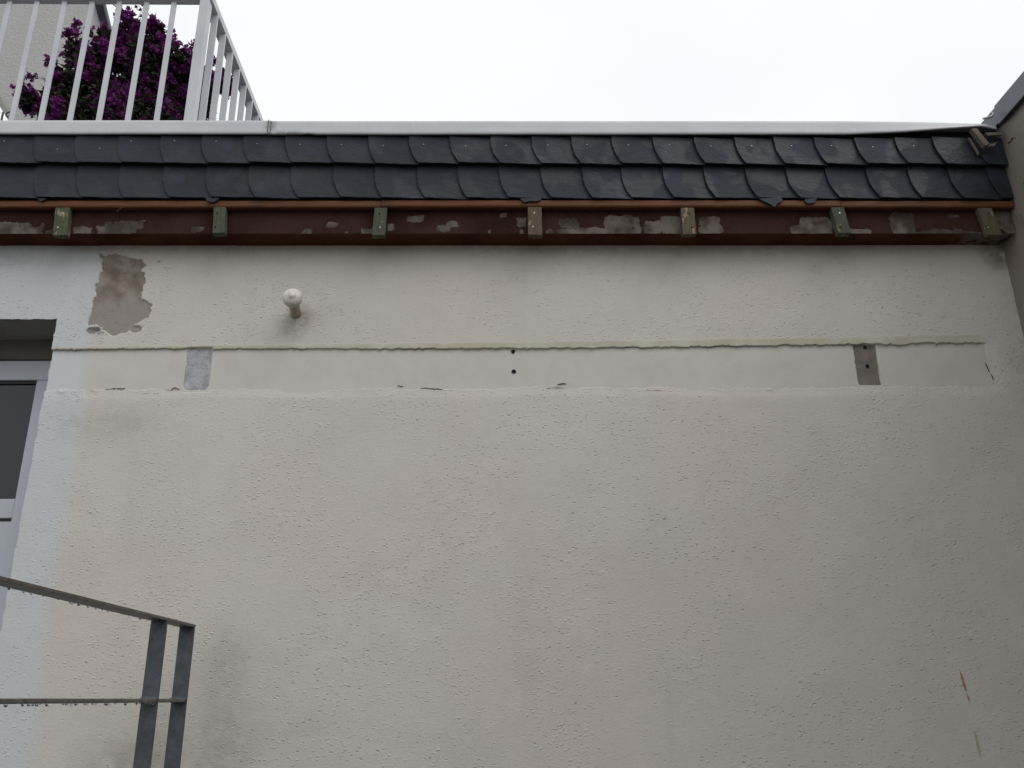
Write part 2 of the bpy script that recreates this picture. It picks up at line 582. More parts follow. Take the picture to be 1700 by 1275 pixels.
n.P(Base_Color=n.mix(n.noise(60, 3), (0.24, 0.13, 0.07), (0.36, 0.24, 0.15)), Roughness=0.8)
m_rust = n.m
n = NT('pale_rust')
n.P(Base_Color=(0.38, 0.32, 0.24), Roughness=0.8)
m_rust2 = n.m
n = NT('black_iron')
n.P(Base_Color=(0.02, 0.02, 0.02), Roughness=0.5)
m_iron = n.m
n = NT('nail_head')
n.P(Base_Color=(0.40, 0.41, 0.42), Roughness=0.35, Metallic=0.5)
m_nail = n.m
n = NT('concrete_paving')
n.P(Base_Color=n.mix(n.noise(8, 5), (0.10, 0.095, 0.088), (0.15, 0.145, 0.135)), Roughness=0.9)
n.bump(n.noise(120, 4), 0.003)
m_ground = n.m
n = NT('roof_felt')
n.P(Base_Color=n.mix(n.noise(10, 4), (0.11, 0.11, 0.11), (0.16, 0.16, 0.155)), Roughness=0.9)
m_roof = n.m
n = NT('terracotta')
n.P(Base_Color=n.mix(n.noise(12, 4), (0.30, 0.12, 0.06), (0.38, 0.17, 0.09)), Roughness=0.85)
m_pot = n.m
n = NT('dark_verge_metal')
n.P(Base_Color=n.mix(n.noise(8, 3), (0.010, 0.010, 0.012), (0.018, 0.018, 0.02)), Roughness=0.7)
n.b.inputs['Specular IOR Level'].default_value = 0.15
m_verge = n.m
n = NT('dark_grey_verge_edge')
n.P(Base_Color=(0.045, 0.047, 0.055), Roughness=0.6)
m_vtrim = n.m
n = NT('grey_board')
n.P(Base_Color=n.mix(n.noise(8, 3), (0.20, 0.20, 0.19), (0.27, 0.27, 0.26)), Roughness=0.7)
m_board = n.m

def mat_leaf(name, a, b, trans, rough):
    n = NT(name)
    r = n.attr('tone')
    c = n.mix(r, a, b)
    n.P(Base_Color=c, Roughness=rough)
    n.b.inputs['Specular IOR Level'].default_value = 0.3
    t = n.t.nodes.new('ShaderNodeBsdfTranslucent')
    n.t.links.new(c, t.inputs['Color'])
    mx = n.t.nodes.new('ShaderNodeMixShader')
    mx.inputs[0].default_value = trans
    out = n.t.nodes['Material Output']
    n.t.links.new(n.b.outputs[0], mx.inputs[1])
    n.t.links.new(t.outputs[0], mx.inputs[2])
    n.t.links.new(mx.outputs[0], out.inputs['Surface'])
    return n.m
m_leaf = mat_leaf('bougainvillea_leaf', (0.006, 0.008, 0.004), (0.024, 0.028, 0.012), 0.06, 0.75)
m_bract = mat_leaf('bougainvillea_bract', (0.085, 0.006, 0.078), (0.17, 0.018, 0.158), 0.2, 0.6)
n = NT('woody_stem')
n.P(Base_Color=(0.06, 0.045, 0.03), Roughness=0.8)
m_stem = n.m

# ------------------------------------------------------------------ ground
g = pyd('ground', [(-60, -60, 0), (60, -60, 0), (60, 60, 0), (-60, 60, 0)], [(0, 1, 2, 3)], m_ground)
g['kind'] = 'structure'

# ------------------------------------------------------------------ house wall (front face at Y = D)
D = 3.2
XS = 2.14                      # inner face of the side wall
LINT, OPEN = 3.036, -1.722     # door opening: lintel height, right edge
OPENL = -2.78

house = empty('rendered_house', (0.2, D, 0), 'pale cream rendered house wall below the slates, with a smooth band and bare patches', 'house wall')

def zt(x):      # ragged lower edge of the plaster lip (top of the band)
    base = np.interp(x, [-1.73, -1.19, 0.08, 1.44, 2.0], [2.905, 2.905, 2.9015, 2.915, 2.922])
    rag = 0.0062 * fbm(x, 0 * x, 20, 2, 3) + 0.0060 * fbm(x, 0 * x, 75, 5, 4)
    return base + rag * np.interp(x, [-1.2, -1.0, 0.4, 1.9], [0.8, 0.5, 0.9, 1.1])

def lt(x):      # upper edge of the lip
    base = np.interp(x, [-1.73, -1.19, 0.08, 1.44, 2.0], [2.916, 2.922, 2.932, 2.950, 2.960])
    return base + 0.003 * fbm(x, 0 * x, 14, 9, 3)

def zb(x):      # ragged lower edge of the band
    base = np.interp(x, [-1.73, -1.2, 0.0, 0.25, 0.5, 2.0], [2.738, 2.742, 2.736, 2.748, 2.736, 2.738])
    return base + 0.008 * fbm(x, 0 * x, 9, 12, 3) + 0.008 * fbm(x, 0 * x, 60, 15, 4)

XR = 1.975
poly = np.array([(-1.597, 3.319), (-1.536, 3.321), (-1.475, 3.316), (-1.424, 3.299), (-1.409, 3.275), (-1.42, 3.247), (-1.402, 3.22), (-1.393, 3.193), (-1.405, 3.153), (-1.403, 3.121), (-1.366, 3.092), (-1.362, 3.039), (-1.389, 3.029), (-1.426, 3.008), (-1.437, 2.982), (-1.486, 2.962), (-1.516, 2.977), (-1.53, 2.99), (-1.547, 3.004), (-1.575, 3.008), (-1.600, 3.022), (-1.592, 3.074), (-1.591, 3.119), (-1.596, 3.167), (-1.589, 3.215), (-1.58, 3.253), (-1.585, 3.289)])

def sdist(px, pz, pl):
    """signed distance to polygon, positive inside"""
    d = np.full(px.shape, 1e9)
    ins = np.zeros(px.shape, bool)
    k = len(pl)
    for i in range(k):
        ax, az = pl[i]
        bx, bz = pl[(i + 1) % k]
        ex, ez = bx - ax, bz - az
        t = np.clip(((px - ax) * ex + (pz - az) * ez) / (ex * ex + ez * ez), 0, 1)
        d = np.minimum(d, np.hypot(px - ax - t * ex, pz - az - t * ez))
        cr = ((az > pz) != (bz > pz)) & (px < (bx - ax) * (pz - az) / (bz - az + 1e-12) + ax)
        ins ^= cr
    return np.where(ins, d, -d)

xs = np.unique(np.concatenate([np.arange(-3.6, -2.78, 0.02), [OPENL], np.arange(-2.76, OPEN - 0.006, 0.01), OPEN + np.arange(0, 0.76, 0.003), np.arange(-0.96, XS + 0.004, 0.004)]))
zs = np.unique(np.concatenate([np.arange(0, 2.70, 0.018), np.arange(2.70, 3.0, 0.0028), [LINT], LINT + np.arange(-0.0336, 0, 0.0028), np.arange(LINT + 0.003, 3.40, 0.0032)]))
xs = xs[np.concatenate([[True], np.diff(xs) > 4e-4])]
zs = zs[np.concatenate([[True], np.diff(zs) > 4e-4])]
for arr, val in ((xs, OPEN), (xs, OPENL), (zs, LINT)):
    arr[np.argmin(abs(arr - val))] = val
GX, GZ = np.meshgrid(xs, zs)

Hh = 0.0022 * fbm(GX, GZ, 1.6, 3, 3) + 0.0007 * fbm(GX, GZ, 11, 8, 3)
top, bot, lipt = zt(GX), zb(GX), lt(GX)
edge_r = XR + 0.004 * fbm(GX * 0, GZ, 30, 4, 3)
s = np.minimum(np.minimum(top - GZ, GZ - bot), np.minimum(edge_r - GX, GX + 1.80))
inb = np.clip(s / 0.0025 + 0.5, 0, 1)
lip = sm(0, 0.004, GZ - top + 0.002) * sm(0.0, 0.006, lipt - GZ) * sm(0, 0.03, edge_r - GX)
soft = np.maximum(sm(0.045, 0.0, bot - GZ) * (GZ <= bot) * sm(.05, .0, GX - edge_r), sm(0.05, 0.0, GX - edge_r) * (GX >= edge_r) * sm(bot - .03, bot + .01, GZ) * sm(top + .03, top - .01, GZ))
Hh = Hh + 0.013 * inb + 0.0052 * np.clip(soft, 0, 1) * (1 - inb) * (0.75 + 0.5 * fbm(GX, GZ, 7, 31, 2)) - 0.0022 * lip
# soft recess towards the band's lower edge
for (a0, a1, c0, c1) in ((-1.195, -1.097, 2.73, 2.912), (1.44, 1.536, 2.752, 2.912)):
    Hh += 0.008 * sm(-.004, .004, GX - a0) * sm(-.004, .004, a1 - GX) * sm(-.004, .004, GZ - c0) * sm(-.002, .002, c1 - GZ)
rag = 0.012 * fbm(GX, GZ, 26, 21, 3) + 0.007 * fbm(GX, GZ, 90, 27, 2)
sc = sdist(GX, GZ, poly) + rag
extra = 0.022 - np.hypot((GX + 1.407), (GZ - 2.993) * 1.6) + 0.5 * rag          # small chip beside it
extra2 = 0.016 - np.hypot((GX + 1.575) * 0.6, (GZ - 2.985) * 1.4) + 0.8 * rag
specks = vn(GX, GZ, 75, 44) - 0.80 - 3.2 * np.hypot((GX + 1.34) * 0.9, (GZ - 3.27) * 1.2)
scm = np.clip(np.maximum.reduce([sc, extra, extra2, specks * 0.02]) / 0.003 + 0.5, 0, 1)
Hh = Hh + 0.010 * scm
# trowelled filler lump at the lower left of the scraped place
lump = sm(0.05, 0.0, np.hypot(GX + 1.545, (GZ - 3.0) * 1.2))
Hh = Hh - lump * 0.009 * (0.4 + 1.2 * vn(GX, GZ, 60, 33)) * (1 - 0.6 * scm)
# chipped lips beside the band's lower edge
for cx, cz, rr in ((0.25, 2.745, .05), (-1.53, 2.738, .06), (-1.25, 2.742, .03), (1.07, 2.73, .05), (1.75, 2.742, .05), (-1.66, 2.735, .05)):
    q = sm(rr, 0, np.hypot(GX - cx, (GZ - cz) * 3.5))
    Hh = Hh - q * 0.011 * np.maximum(0, vn(GX, GZ, 55, 51) - 0.35)

repaint = sm(0.07, -0.02, GX + 1.60 + 0.03 * fbm(GX, GZ, 3, 61, 2) - 0.02 * (GZ < 2.7)) 
grime_dark = np.zeros_like(GX)  # dirt stains, plus darker tone below the eave and in the right corner
def blob(cx, cz, rx, rz, a):
    global grime_dark
    q = np.hypot((GX - cx) / rx, (GZ - cz) / rz)
    grime_dark = np.maximum(grime_dark, a * sm(1, 0.15, q))
blob(-0.93, 1.68, 0.13, 0.28, 0.20)
blob(-0.92, 1.45, 0.19, 0.28, 0.27)
blob(-1.20, 1.40, 0.30, 0.16, 0.34)
blob(-0.78, 3.04, 0.10, 0.10, 0.50)      # streak under the vent pipe
blob(-0.79, 2.99, 0.07, 0.08, 0.45)
blob(-1.45, 2.60, 0.35, 0.12, 0.22)
blob(0.6, 3.35, 2.2, 0.05, 0.30)         # darker strip of wall colour below the eave
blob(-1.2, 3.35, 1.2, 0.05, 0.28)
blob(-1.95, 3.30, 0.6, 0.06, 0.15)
blob(2.12, 3.33, 0.10, 0.14, 0.9)  # darker spot where the eave meets the side wall
blob(2.14, 2.4, 0.12, 1.6, 0.25)  # darker strip along the corner with the side wall
crack = sm(0.0035, 0.0, np.abs(GZ - top)) * (GX < XR) * sm(0.35, 0.6, vn(GX, GZ * 0, 9, 71)) * 0.9
grime_dark = np.maximum(grime_dark, crack * (GX > -1.75))
crackb = sm(0.004, 0.0, np.abs(GZ - bot)) * (GX < XR) * sm(0.5, 0.8, vn(GX, GZ * 0, 11, 73)) * 0.8
grime_dark = np.maximum(grime_dark, crackb * (GX > -1.75))
crackr = sm(0.004, 0.0, np.abs(GX - edge_r)) * sm(2.74, 2.76, GZ) * sm(2.85, 2.80, GZ)
grime_dark = np.maximum(grime_dark, crackr)
grime_dark = np.where(lump > 0.2, np.maximum(grime_dark, 0.5 * (vn(GX, GZ, 80, 81) > 0.6)), grime_dark)

PX, PZ = GX.copy(), GZ.copy()
# ragged arris of the door opening
shx = 0.006 * fbm(GZ * 0, GZ, 30, 88, 4) + 0.004 * np.maximum(0, fbm(GZ * 0, GZ, 70, 91, 2))
PX += shx * sm(0.03, 0.0, np.abs(GX - OPEN))
shz = 0.004 * fbm(GX, GX * 0, 40, 93, 4)
PZ += shz * sm(0.03, 0.0, np.abs(GZ - LINT)) * (GX < OPEN + .02)
P = np.stack([PX, D + Hh, PZ], -1)
cxs, czs = (xs[:-1] + xs[1:]) / 2, (zs[:-1] + zs[1:]) / 2
CX, CZ = np.meshgrid(cxs, czs)
keep = ~((CX < OPEN) & (CX > OPENL) & (CZ < LINT) & (CZ > 0.9))
grid('wall', xs, zs, P, {'repaint': repaint, 'lip': lip, 'grime_dark': grime_dark}, m_wall, house, keep)

# reveal of the opening: soffit, right and left cheeks follow the ragged arris
iz = int(np.argmin(abs(zs - LINT)))
ix = int(np.argmin(abs(xs - OPEN)))
il = int(np.argmin(abs(xs - OPENL)))
v, f = [], []
for k in range(il, ix + 1):
    p = P[iz, k]
    v += [tuple(p), (p[0], D + 0.05, LINT + .001), (p[0], D + 0.232, LINT)]
for k in range(ix - il):
    a = 3 * k
    f += [(a, a + 1, a + 4, a + 3), (a + 1, a + 2, a + 5, a + 4)]
n0 = len(v)
zi = [k for k in range(iz + 1) if zs[k] >= 0.88]
for k in zi:
    p = P[k, ix]
    v += [tuple(p), (OPEN, D + 0.03, p[2]), (OPEN, D + 0.30, p[2])]
for k in range(len(zi) - 1):
    a = n0 + 3 * k
    f += [(a, a + 3, a + 4, a + 1), (a + 1, a + 4, a + 5, a + 2)]
pyd('door_reveal', v, f, m_reveal, house)
MB().box(OPENL - .02, OPENL, D + .002, D + .3, .88, LINT).build('door_reveal', m_reveal, house)
MB().box(OPENL, OPEN - .001, D + 0.21, D + 0.36, 2.950, LINT + .03).build('shutter_box', m_shutter, house, bevel=.003)

# scraped place: bare plaster lying in the recess
gx, gz = np.meshgrid(np.arange(-1.66, -1.30, .006), np.arange(2.93, 3.36, .006))
pp = np.stack([gx, D + 0.0042 + 0.0012 * fbm(gx, gz, 25, 5, 3), gz], -1)
grid('bare_plaster_patch', gx[0], gz[:, 0], pp, {}, m_scrape, house, label='irregular brown patch where paint has been scraped off')

# smooth band with its own recesses
bx = np.arange(-1.7165, 2.0, .004)
bz = np.arange(2.715, 2.945, .003)
BX, BZ = np.meshgrid(bx, bz)
def rr_mask(x0, x1, z0, z1, r, seed, ragamp=.003, lean=0):
    xc = BX - lean * (BZ - z0)
    cx, cz, hx, hz = (x0 + x1) / 2, (z0 + z1) / 2, (x1 - x0) / 2, (z1 - z0) / 2
    qx, qz = np.abs(xc - cx) - hx + r, np.abs(BZ - cz) - hz + r
    d = np.hypot(np.maximum(qx, 0), np.maximum(qz, 0)) + np.minimum(np.maximum(qx, qz), 0) - r
    return -d + ragamp * fbm(BX, BZ, 40, seed, 3)
m1 = rr_mask(-1.192, -1.100, 2.738, 2.913, .022, 5)
m2 = rr_mask(1.445, 1.531, 2.747, 2.96, .002, 6, .0025)
bh = 0.0055 + 0.0012 * fbm(BX, BZ, 5, 6, 3)
bh = bh + 0.010 * np.clip(m1 / .003 + .5, 0, 1) + 0.012 * np.clip(m2 / .003 + .5, 0, 1)
bg_ = np.maximum(sm(.004, 0, np.abs(m1)) * .9, sm(.0035, 0, np.abs(m2)) * .9)
bg_ = np.maximum(bg_, 0.30 * sm(.02, 0, np.abs(zt(BX) - BZ)))
band = grid('smooth_plaster_band', bx, bz, np.stack([BX, D + bh, BZ], -1), {'grime_dark': bg_}, m_band, house, label='smooth level band left where an awning rail was removed')
gx, gz = np.meshgrid(np.arange(-1.205, -1.085, .005), np.arange(2.73, 2.92, .005))
grid('mortar_patch', gx[0], gz[:, 0], np.stack([gx, D + .0085 + .003 * fbm(gx, gz, 30, 8, 3), gz], -1), {}, m_mortar, band, label='bluish grey mortar fill with rounded top')
gx, gz = np.meshgrid(np.arange(1.437, 1.541, .005), np.arange(2.735, 2.94, .005))
grid('brown_patch', gx[0], gz[:, 0], np.stack([gx, D + .0100 + .0006 * fbm(gx, gz, 30, 8, 3), gz], -1), {}, m_brownpatch, band, label='upright brown bare rectangle with two holes')

def hole(x, z, y, r, sd):
    rs = random.Random(sd)
    pts = [(x + r * rs.uniform(.82, 1.12) * math.cos(t), z + r * rs.uniform(.85, 1.12) * math.sin(t)) for t in [i * math.pi / 7 for i in range(14)]]
    m = MB()
    m.prism(pts, lambda a, b: (a, y - .0012, b), lambda a, b: (a, y + .003, b))
    m.build('drill_hole', m_hole, band)
hole(0.083, 2.892, D + .0048, .0085, 1)
hole(0.085, 2.808, D + .0048, .0090, 2)
hole(1.4915, 2.906, D + .0092, .0075, 3)
hole(1.4895, 2.827, D + .0092, .0085, 4)

def streak(pts, w, m, y=D - .0022):
    L, Rr = [], []
    for i, (x, z) in enumerate(pts):
        ww = w * (0.25 + math.sin(math.pi * (i + .3) / len(pts))) * random.uniform(.6, 1.2)
        L.append((x - ww, z))
        Rr.append((x + ww, z))
    MB().prism(L + Rr[::-1], lambda a, b: (a, y, b), lambda a, b: (a, y + .006, b)).build('rust_streak', m, house)
streak([(1.6405 + .0085 * k / 9 + random.uniform(-.001, .001), 1.673 - .065 * k / 9) for k in range(10)], .0038, m_rust)
streak([(1.650 + .001 * k, 1.600 - .007 * k) for k in range(5)], .002, m_rust)
streak([(1.653 + .0006 * k + random.uniform(-.001, .001), 1.478 - .010 * k) for k in range(9)], .003, m_rust2)

def wall_crack(px, w=.0016):
    pts = []
    for (u0, v0), (u1, v1) in zip(px[:-1], px[1:]):
        k = max(2, int(math.hypot(u1 - u0, v1 - v0) / 4))
        pts += [(u0 + (u1 - u0) * i / k + random.uniform(-.8, .8), v0 + (v1 - v0) * i / k + random.uniform(-1, 1)) for i in range(k)]
    pts.append(px[-1])
    q = [(0.085 + (u - 850) * (.002325 if u < 850 else .002363), 2.808 - (v - 616) * .0025) for u, v in pts]
    vert = abs(q[-1][1] - q[0][1]) > abs(q[-1][0] - q[0][0])
    L, Rr = [], []
    for i, (x, z) in enumerate(q):
        ww = w * random.uniform(.15, 1.0) * (1 if 0 < i < len(q) - 1 else .2)
        L.append((x - ww, z) if vert else (x, z - ww))
        Rr.append((x + ww, z) if vert else (x, z + ww))
    MB().prism(L + Rr[::-1], lambda a, b: (a, D + .0015, b), lambda a, b: (a, D + .012, b)).build('crack', m_crack, house)
n = NT('dirty_crack')
n.P(Base_Color=(0.05, 0.042, 0.03), Roughness=1)
m_crack = n.m
for px, w in (([(903, 646), (914, 643), (924, 638), (936, 637)], .0028), ([(118, 651), (129, 653)], .002), ([(172, 643), (204, 641)], .0012), ([(279, 645), (287, 641), (294, 643)], .0018), ([(694, 643), (706, 643), (731, 646)], .0014),
              ([(1645, 606), (1648, 620)], .0020), ([(1650, 624), (1652, 634)], .0022), ([(1070, 648), (1096, 650)], .0010), ([(232, 651), (262, 650)], .0008), ([(655, 638), (664, 640)], .0012)):
    wall_crack(px, w * .75)

# ---- glazed door in the opening
door = empty('glazed_door', (0, 0, 0), '', '')
del door['label'], door['category']
door.parent = house
door.location = Vector((-2.25, D + .2, 0.9)) - house.location
fy = 3.425
fx0, fx1 = OPENL + .002, OPEN - .002
fr = MB()
fr.box(fx0, fx1, fy, fy + .07, 2.862, 2.949)
fr.box(-1.881, fx1, fy + .0015, fy + .07, .90, 2.862)
fr.box(fx0, fx0 + .13, fy + .0015, fy + .07, .90, 2.862)
fr.build('door_frame', m_pvc, door, bevel=.004)
ms = MB().box(fx0 + .13, -1.881, fy + .004, fy + .068, 2.288, 2.366)
ms.build('door_transom', m_pvc, door, bevel=.004)
gk = MB()
gx0, gx1 = fx0 + .13, -1.881
for (a, b, c_, d_) in ((gx0, gx1, 2.850, 2.862), (gx0, gx1, 2.366, 2.372), (gx1 - .005, gx1, 2.366, 2.85), (gx0, gx0 + .005, 2.366, 2.85), (gx0, gx1, 2.278, 2.288)):
    gk.box(a, b, fy + .012, fy + .03, c_, d_)
gk.build('door_gasket', m_rubber, door)
MB().box(gx0 + .005, gx1 - .005, fy + .022, fy + .03, 2.372, 2.85).build('door_glass', m_glass, door)
MB().box(gx0, gx1, fy + .014, fy + .05, .95, 2.278).build('door_panel', m_pvc, door)
MB().box(gx0, gx1, fy + .06, fy + .08, .9, 2.86).build('door_backing', m_dark, door)

# ---- projecting eave beam with peeling brown paint, and the flat roof slab
ex = np.arange(-3.6, XS - .001, .004)
ez = np.arange(3.362, 3.505, .004)
EX, EZ = np.meshgrid(ex, ez)
peel = np.zeros_like(EX)
def U(u):
    return 0.082 + (u - 850) * (0.002393 if u < 850 else 0.002454)
def Zv(v):
    return 3.361 + (388 - v) * 0.00256
for (u0, u1, v0, v1) in ((-200, 72, 365, 392), (72, 95, 380, 392), (118, 152, 374, 389), (172, 235, 363, 390), (160, 200, 376, 392), (312, 338, 372, 386), (538, 560, 365, 380), (498, 516, 379, 392), (568, 578, 382, 390), (596, 614, 378, 390), (640, 652, 368, 382), (606, 622, 378, 388), (672, 703, 354, 368), (722, 748, 372, 385), (738, 762, 362, 378), (808, 816, 380, 390), (828, 842, 350, 360), (858, 875, 360, 376), (862, 870, 378, 392), (905, 922, 378, 392), (925, 962, 358, 380), (918, 1062, 376, 395), (1000, 1064, 354, 392), (1068, 1135, 362, 390), (1095, 1140, 355, 375), (1158, 1198, 356, 394), (1310, 1382, 372, 395), (1328, 1385, 356, 395), (1402, 1448, 378, 395), (1480, 1522, 350, 395), (1515, 1640, 381, 396), (1578, 1602, 352, 360), (1655, 1800, 340, 400), (-500, -260, 360, 392)):
    cx, cz = (U(u0) + U(u1)) / 2, (Zv(v0) + Zv(v1)) / 2
    hx, hz = (U(u1) - U(u0)) / 2, (Zv(v0) - Zv(v1)) / 2
    d = np.minimum(hx - np.abs(EX - cx), hz - np.abs(EZ - cz))
    q = np.clip(0.5 + d / 0.022, 0, 1)
    qe = np.clip(1.0 - 0.5 * (np.hypot((EX - cx) / hx, (EZ - cz) / hz)), 0, 1)
    peel = np.maximum(peel, q * np.clip(qe * 1.2, 0, 1))
EY = 3.10 + 0.0015 * fbm(EX, EZ, 6, 5, 3)
beam = grid('eave_beam', ex, ez, np.stack([EX, EY, EZ], -1), {'peel': peel}, m_peel, house, label='recessed fascia strip with flaking brown paint')
# underside from the beam to the wall, slightly uneven
ux = np.arange(-3.6, XS - .001, .02)
uy = np.linspace(3.1005, 3.215, 6)
UX, UY = np.meshgrid(ux, uy)
grid('eave_underside', ux, uy, np.stack([UX, UY, 3.362 + .0025 * fbm(UX, UY, 7, 4, 3) + .001], -1), {}, m_under, house)
MB().box(-3.6, XS - .002, 3.106, 3.45, 3.40, 3.79).build('roof_slab', m_dark, house)
MB().box(-7, XS - .002, 3.10, 12, 3.791, 3.842).build('roof_deck', m_roof, house)

# ------------------------------------------------------------------ slate fascia
fascia = empty('slate_fascia', (0.2, 3.07, 3.36), 'two rows of dark grey slates hung along the flat roof edge on wooden battens', 'slate fascia')
upx = [-2.20, -2.03, -1.858, -1.692, -1.52, -1.35, -1.182, -1.012, -.843, -.674, -.504, -.338, -.171, -.003, .166, .33, .496, .667, .839, 1.008, 1.171, 1.34, 1.51, 1.68, 1.839, 2.01]
lox = [-2.18, -2.01, -1.837, -1.67, -1.501, -1.326, -1.155, -.983, -.813, -.642, -.473, -.302, -.136, .032, .202, .372, .532, .703, .873, 1.045, 1.213, 1.376, 1.545, 1.718, 1.888, 2.051]
upx = [upx[0] - .17 * k for k in (5, 4, 3, 2, 1)] + upx
lox = [lox[0] - .17 * k for k in (5, 4, 3, 2, 1)] + lox
nails = [(-1.976, 3.755), (-1.757, 3.717), (-1.587, 3.721), (-1.466, 3.756), (-1.292, 3.759), (-1.123, 3.757), (-0.955, 3.745), (-0.781, 3.743), (-0.613, 3.743), (-0.442, 3.738), (-0.277, 3.744), (-0.105, 3.736), (0.061, 3.739), (0.233, 3.742), (0.395, 3.745), (0.565, 3.743), (0.736, 3.746), (0.906, 3.738), (1.077, 3.74), (1.243, 3.741), (1.41, 3.742), (1.582, 3.736), (1.755, 3.743)]

def slate(x0, x1, zbot, ztop, ybot, ytop, rs, curl):
    """visible left edge is x0; the left lower corner is cut in an arc; laps under the slate on its right"""
    w = x1 - x0 + 0.045
    right = x1 + 0.045
    clip = XS - .004
    h = ztop - zbot
    pts = []
    ve = .125 * rs.uniform(.9, 1.05)
    du = 0.038 * rs.uniform(.9, 1.1) * curl
    tilt = rs.uniform(-.003, .003)
    # left edge, from top down
    pts.append((x0 + rs.uniform(-.002, .002), ztop))
    m = 12
    for i in range(m + 1):
        t = i / m
        vv = ve * (1 - t)
        uu = du * t ** 2.3
        pts.append((x0 + uu + rs.uniform(-.0012, .0012), zbot + vv + (rs.uniform(-.001, .001) if i < m else 0)))
    k = 9
    for i in range(1, k + 1):
        t = i / k
        pts.append((x0 + du + (right - x0 - du) * t, zbot + rs.uniform(-.0012, .0012) + tilt * t))
    pts.append((right, ztop + tilt))
    pts = [(min(a, clip), b) for a, b in pts]
    q = []
    for p in pts:
        if not q or abs(p[0] - q[-1][0]) + abs(p[1] - q[-1][1]) > 1e-5:
            q.append(p)
    th = 0.0085
    lean = rs.uniform(-.0008, .0008)
    step = float(np.interp(x0, [-2.0, -.6, .6], [.0095, .012, .013]))
    def yy(a, b):
        t = (b - zbot) / h
        e = (a - x0) / w
        return ybot + (ytop - ybot) * t + step * e + lean
    cen = ((x0 + right) / 2, 0, zbot)
    mb = MB()
    mb.prism(q[::-1], lambda a, b: (a, yy(a, b), b), lambda a, b: (a, yy(a, b) + th, b))
    return mb, yy

rs = random.Random(3)
for i, x0 in enumerate(lox):
    x1 = lox[i + 1] if i + 1 < len(lox) else XS
    curl = np.interp(x0, [-2.1, -1.2, 0], [.8, .95, 1.0])
    mb, yy = slate(x0 - .0, x1, 3.502 + rs.uniform(-.002, .002), 3.69, 3.050, 3.064, rs, curl)
    mb.build('slate', m_slate, fascia, bevel=.0012)
for i, x0 in enumerate(upx):
    x1 = upx[i + 1] if i + 1 < len(upx) else XS
    curl = np.interp(x0, [-2.1, -1.2, 0], [.7, .95, 1.0])
    mb, yy = slate(x0, x1, 3.654 + rs.uniform(-.003, .003), 3.786 + rs.uniform(-.004, .003), 3.034, 3.042, rs, curl)
    o = mb.build('slate', m_slate, fascia, bevel=.0012)
    for (nx, nz) in nails:
        if x0 < nx < x1:
            y = yy(nx, nz)
            nm = MB()
            nm.prism([(nx + .0019 * math.cos(t), nz + .0019 * math.sin(t)) for t in [j * math.pi / 4 for j in range(8)]][::-1], lambda a, b: (a, y - .0022, b), lambda a, b: (a, y + .001, b))
            nm.build('nail', m_nail, o)

MB().box(-3.4, XS - .004, 3.082, 3.0985, 3.505, 3.838).build('backing_board', m_dark, fascia)
# bottom batten in lengths, front edge rounded
def batten(x0, x1, dz=0.0, dy=0.0):
    prof = []
    y0, y1, z0, z1 = 3.066 + dy, 3.094, 3.464 + dz, 3.4985 + dz
    r = .010
    for (cy_, cz_, a0) in ((y0 + r, z0 + r, 180), (y0 + r, z1 - r, 90)):
        for k in range(5):
            a = math.radians(a0 + (90 - 22.5 * k) if a0 == 180 else a0 + 90 - 22.5 * k)
            prof.append((cy_ + r * math.cos(a), cz_ + r * math.sin(a)))
    prof += [(y1, z1), (y1, z0)]
    m = MB()
    m.prism(prof, lambda a, b: (x0, a, b), lambda a, b: (x1, a, b + .0))
    m.build('batten', m_batten, fascia)
bl = [-3.4, -2.05, -.443, 1.42, XS - .005]
for i in range(4):
    batten(bl[i] + .0012, bl[i + 1] - .0012, (.0005, -.0008, .0008, 0)[i], (.0, .001, -.001, .001)[i])

blocks = [(-2.34, m_green, 0, .05), (-1.705, m_green, -.006, .056), (-1.083, m_green, -.005, .048), (-.446, m_green, .004, .050), (.174, m_tan, 0, .056), (.793, m_tan, 0, .054), (1.409, m_green, -.008, .052), (2.018, m_tan, -.014, .058)]
for i, (x, m, lean, w) in enumerate(blocks):
    rb = random.Random(i)
    z0, z1 = 3.342 + rb.uniform(-.007, .002), 3.463
    b = MB()
    b.prism([(x - w / 2 - lean * 0 + (-lean), z0), (x + w / 2 - lean, z0 + rb.uniform(-.003, .003)), (x + w / 2 + lean * .5, z1), (x - w / 2 + lean * .5, z1)][::-1],
            lambda a, c: (a, 3.064 + .004 * (1 if i % 2 else 0), c), lambda a, c: (a, 3.0965, c))
    o = b.build('spacer_block', m, fascia, bevel=.002)
    for (sx, sz) in ((rb.uniform(-.01, .01), 3.435), (rb.uniform(-.012, .012), 3.372)):
        nm = MB()
        nm.prism([(x + sx + .0035 * math.cos(t), sz + .0035 * math.sin(t)) for t in [j * math.pi / 4 for j in range(8)]][::-1], lambda a, c: (a, 3.062 + .004 * (1 if i % 2 else 0), c), lambda a, c: (a, 3.07, c))
        nm.build('screw_head', m_nail if rb.random() < .5 else m_hole, o)

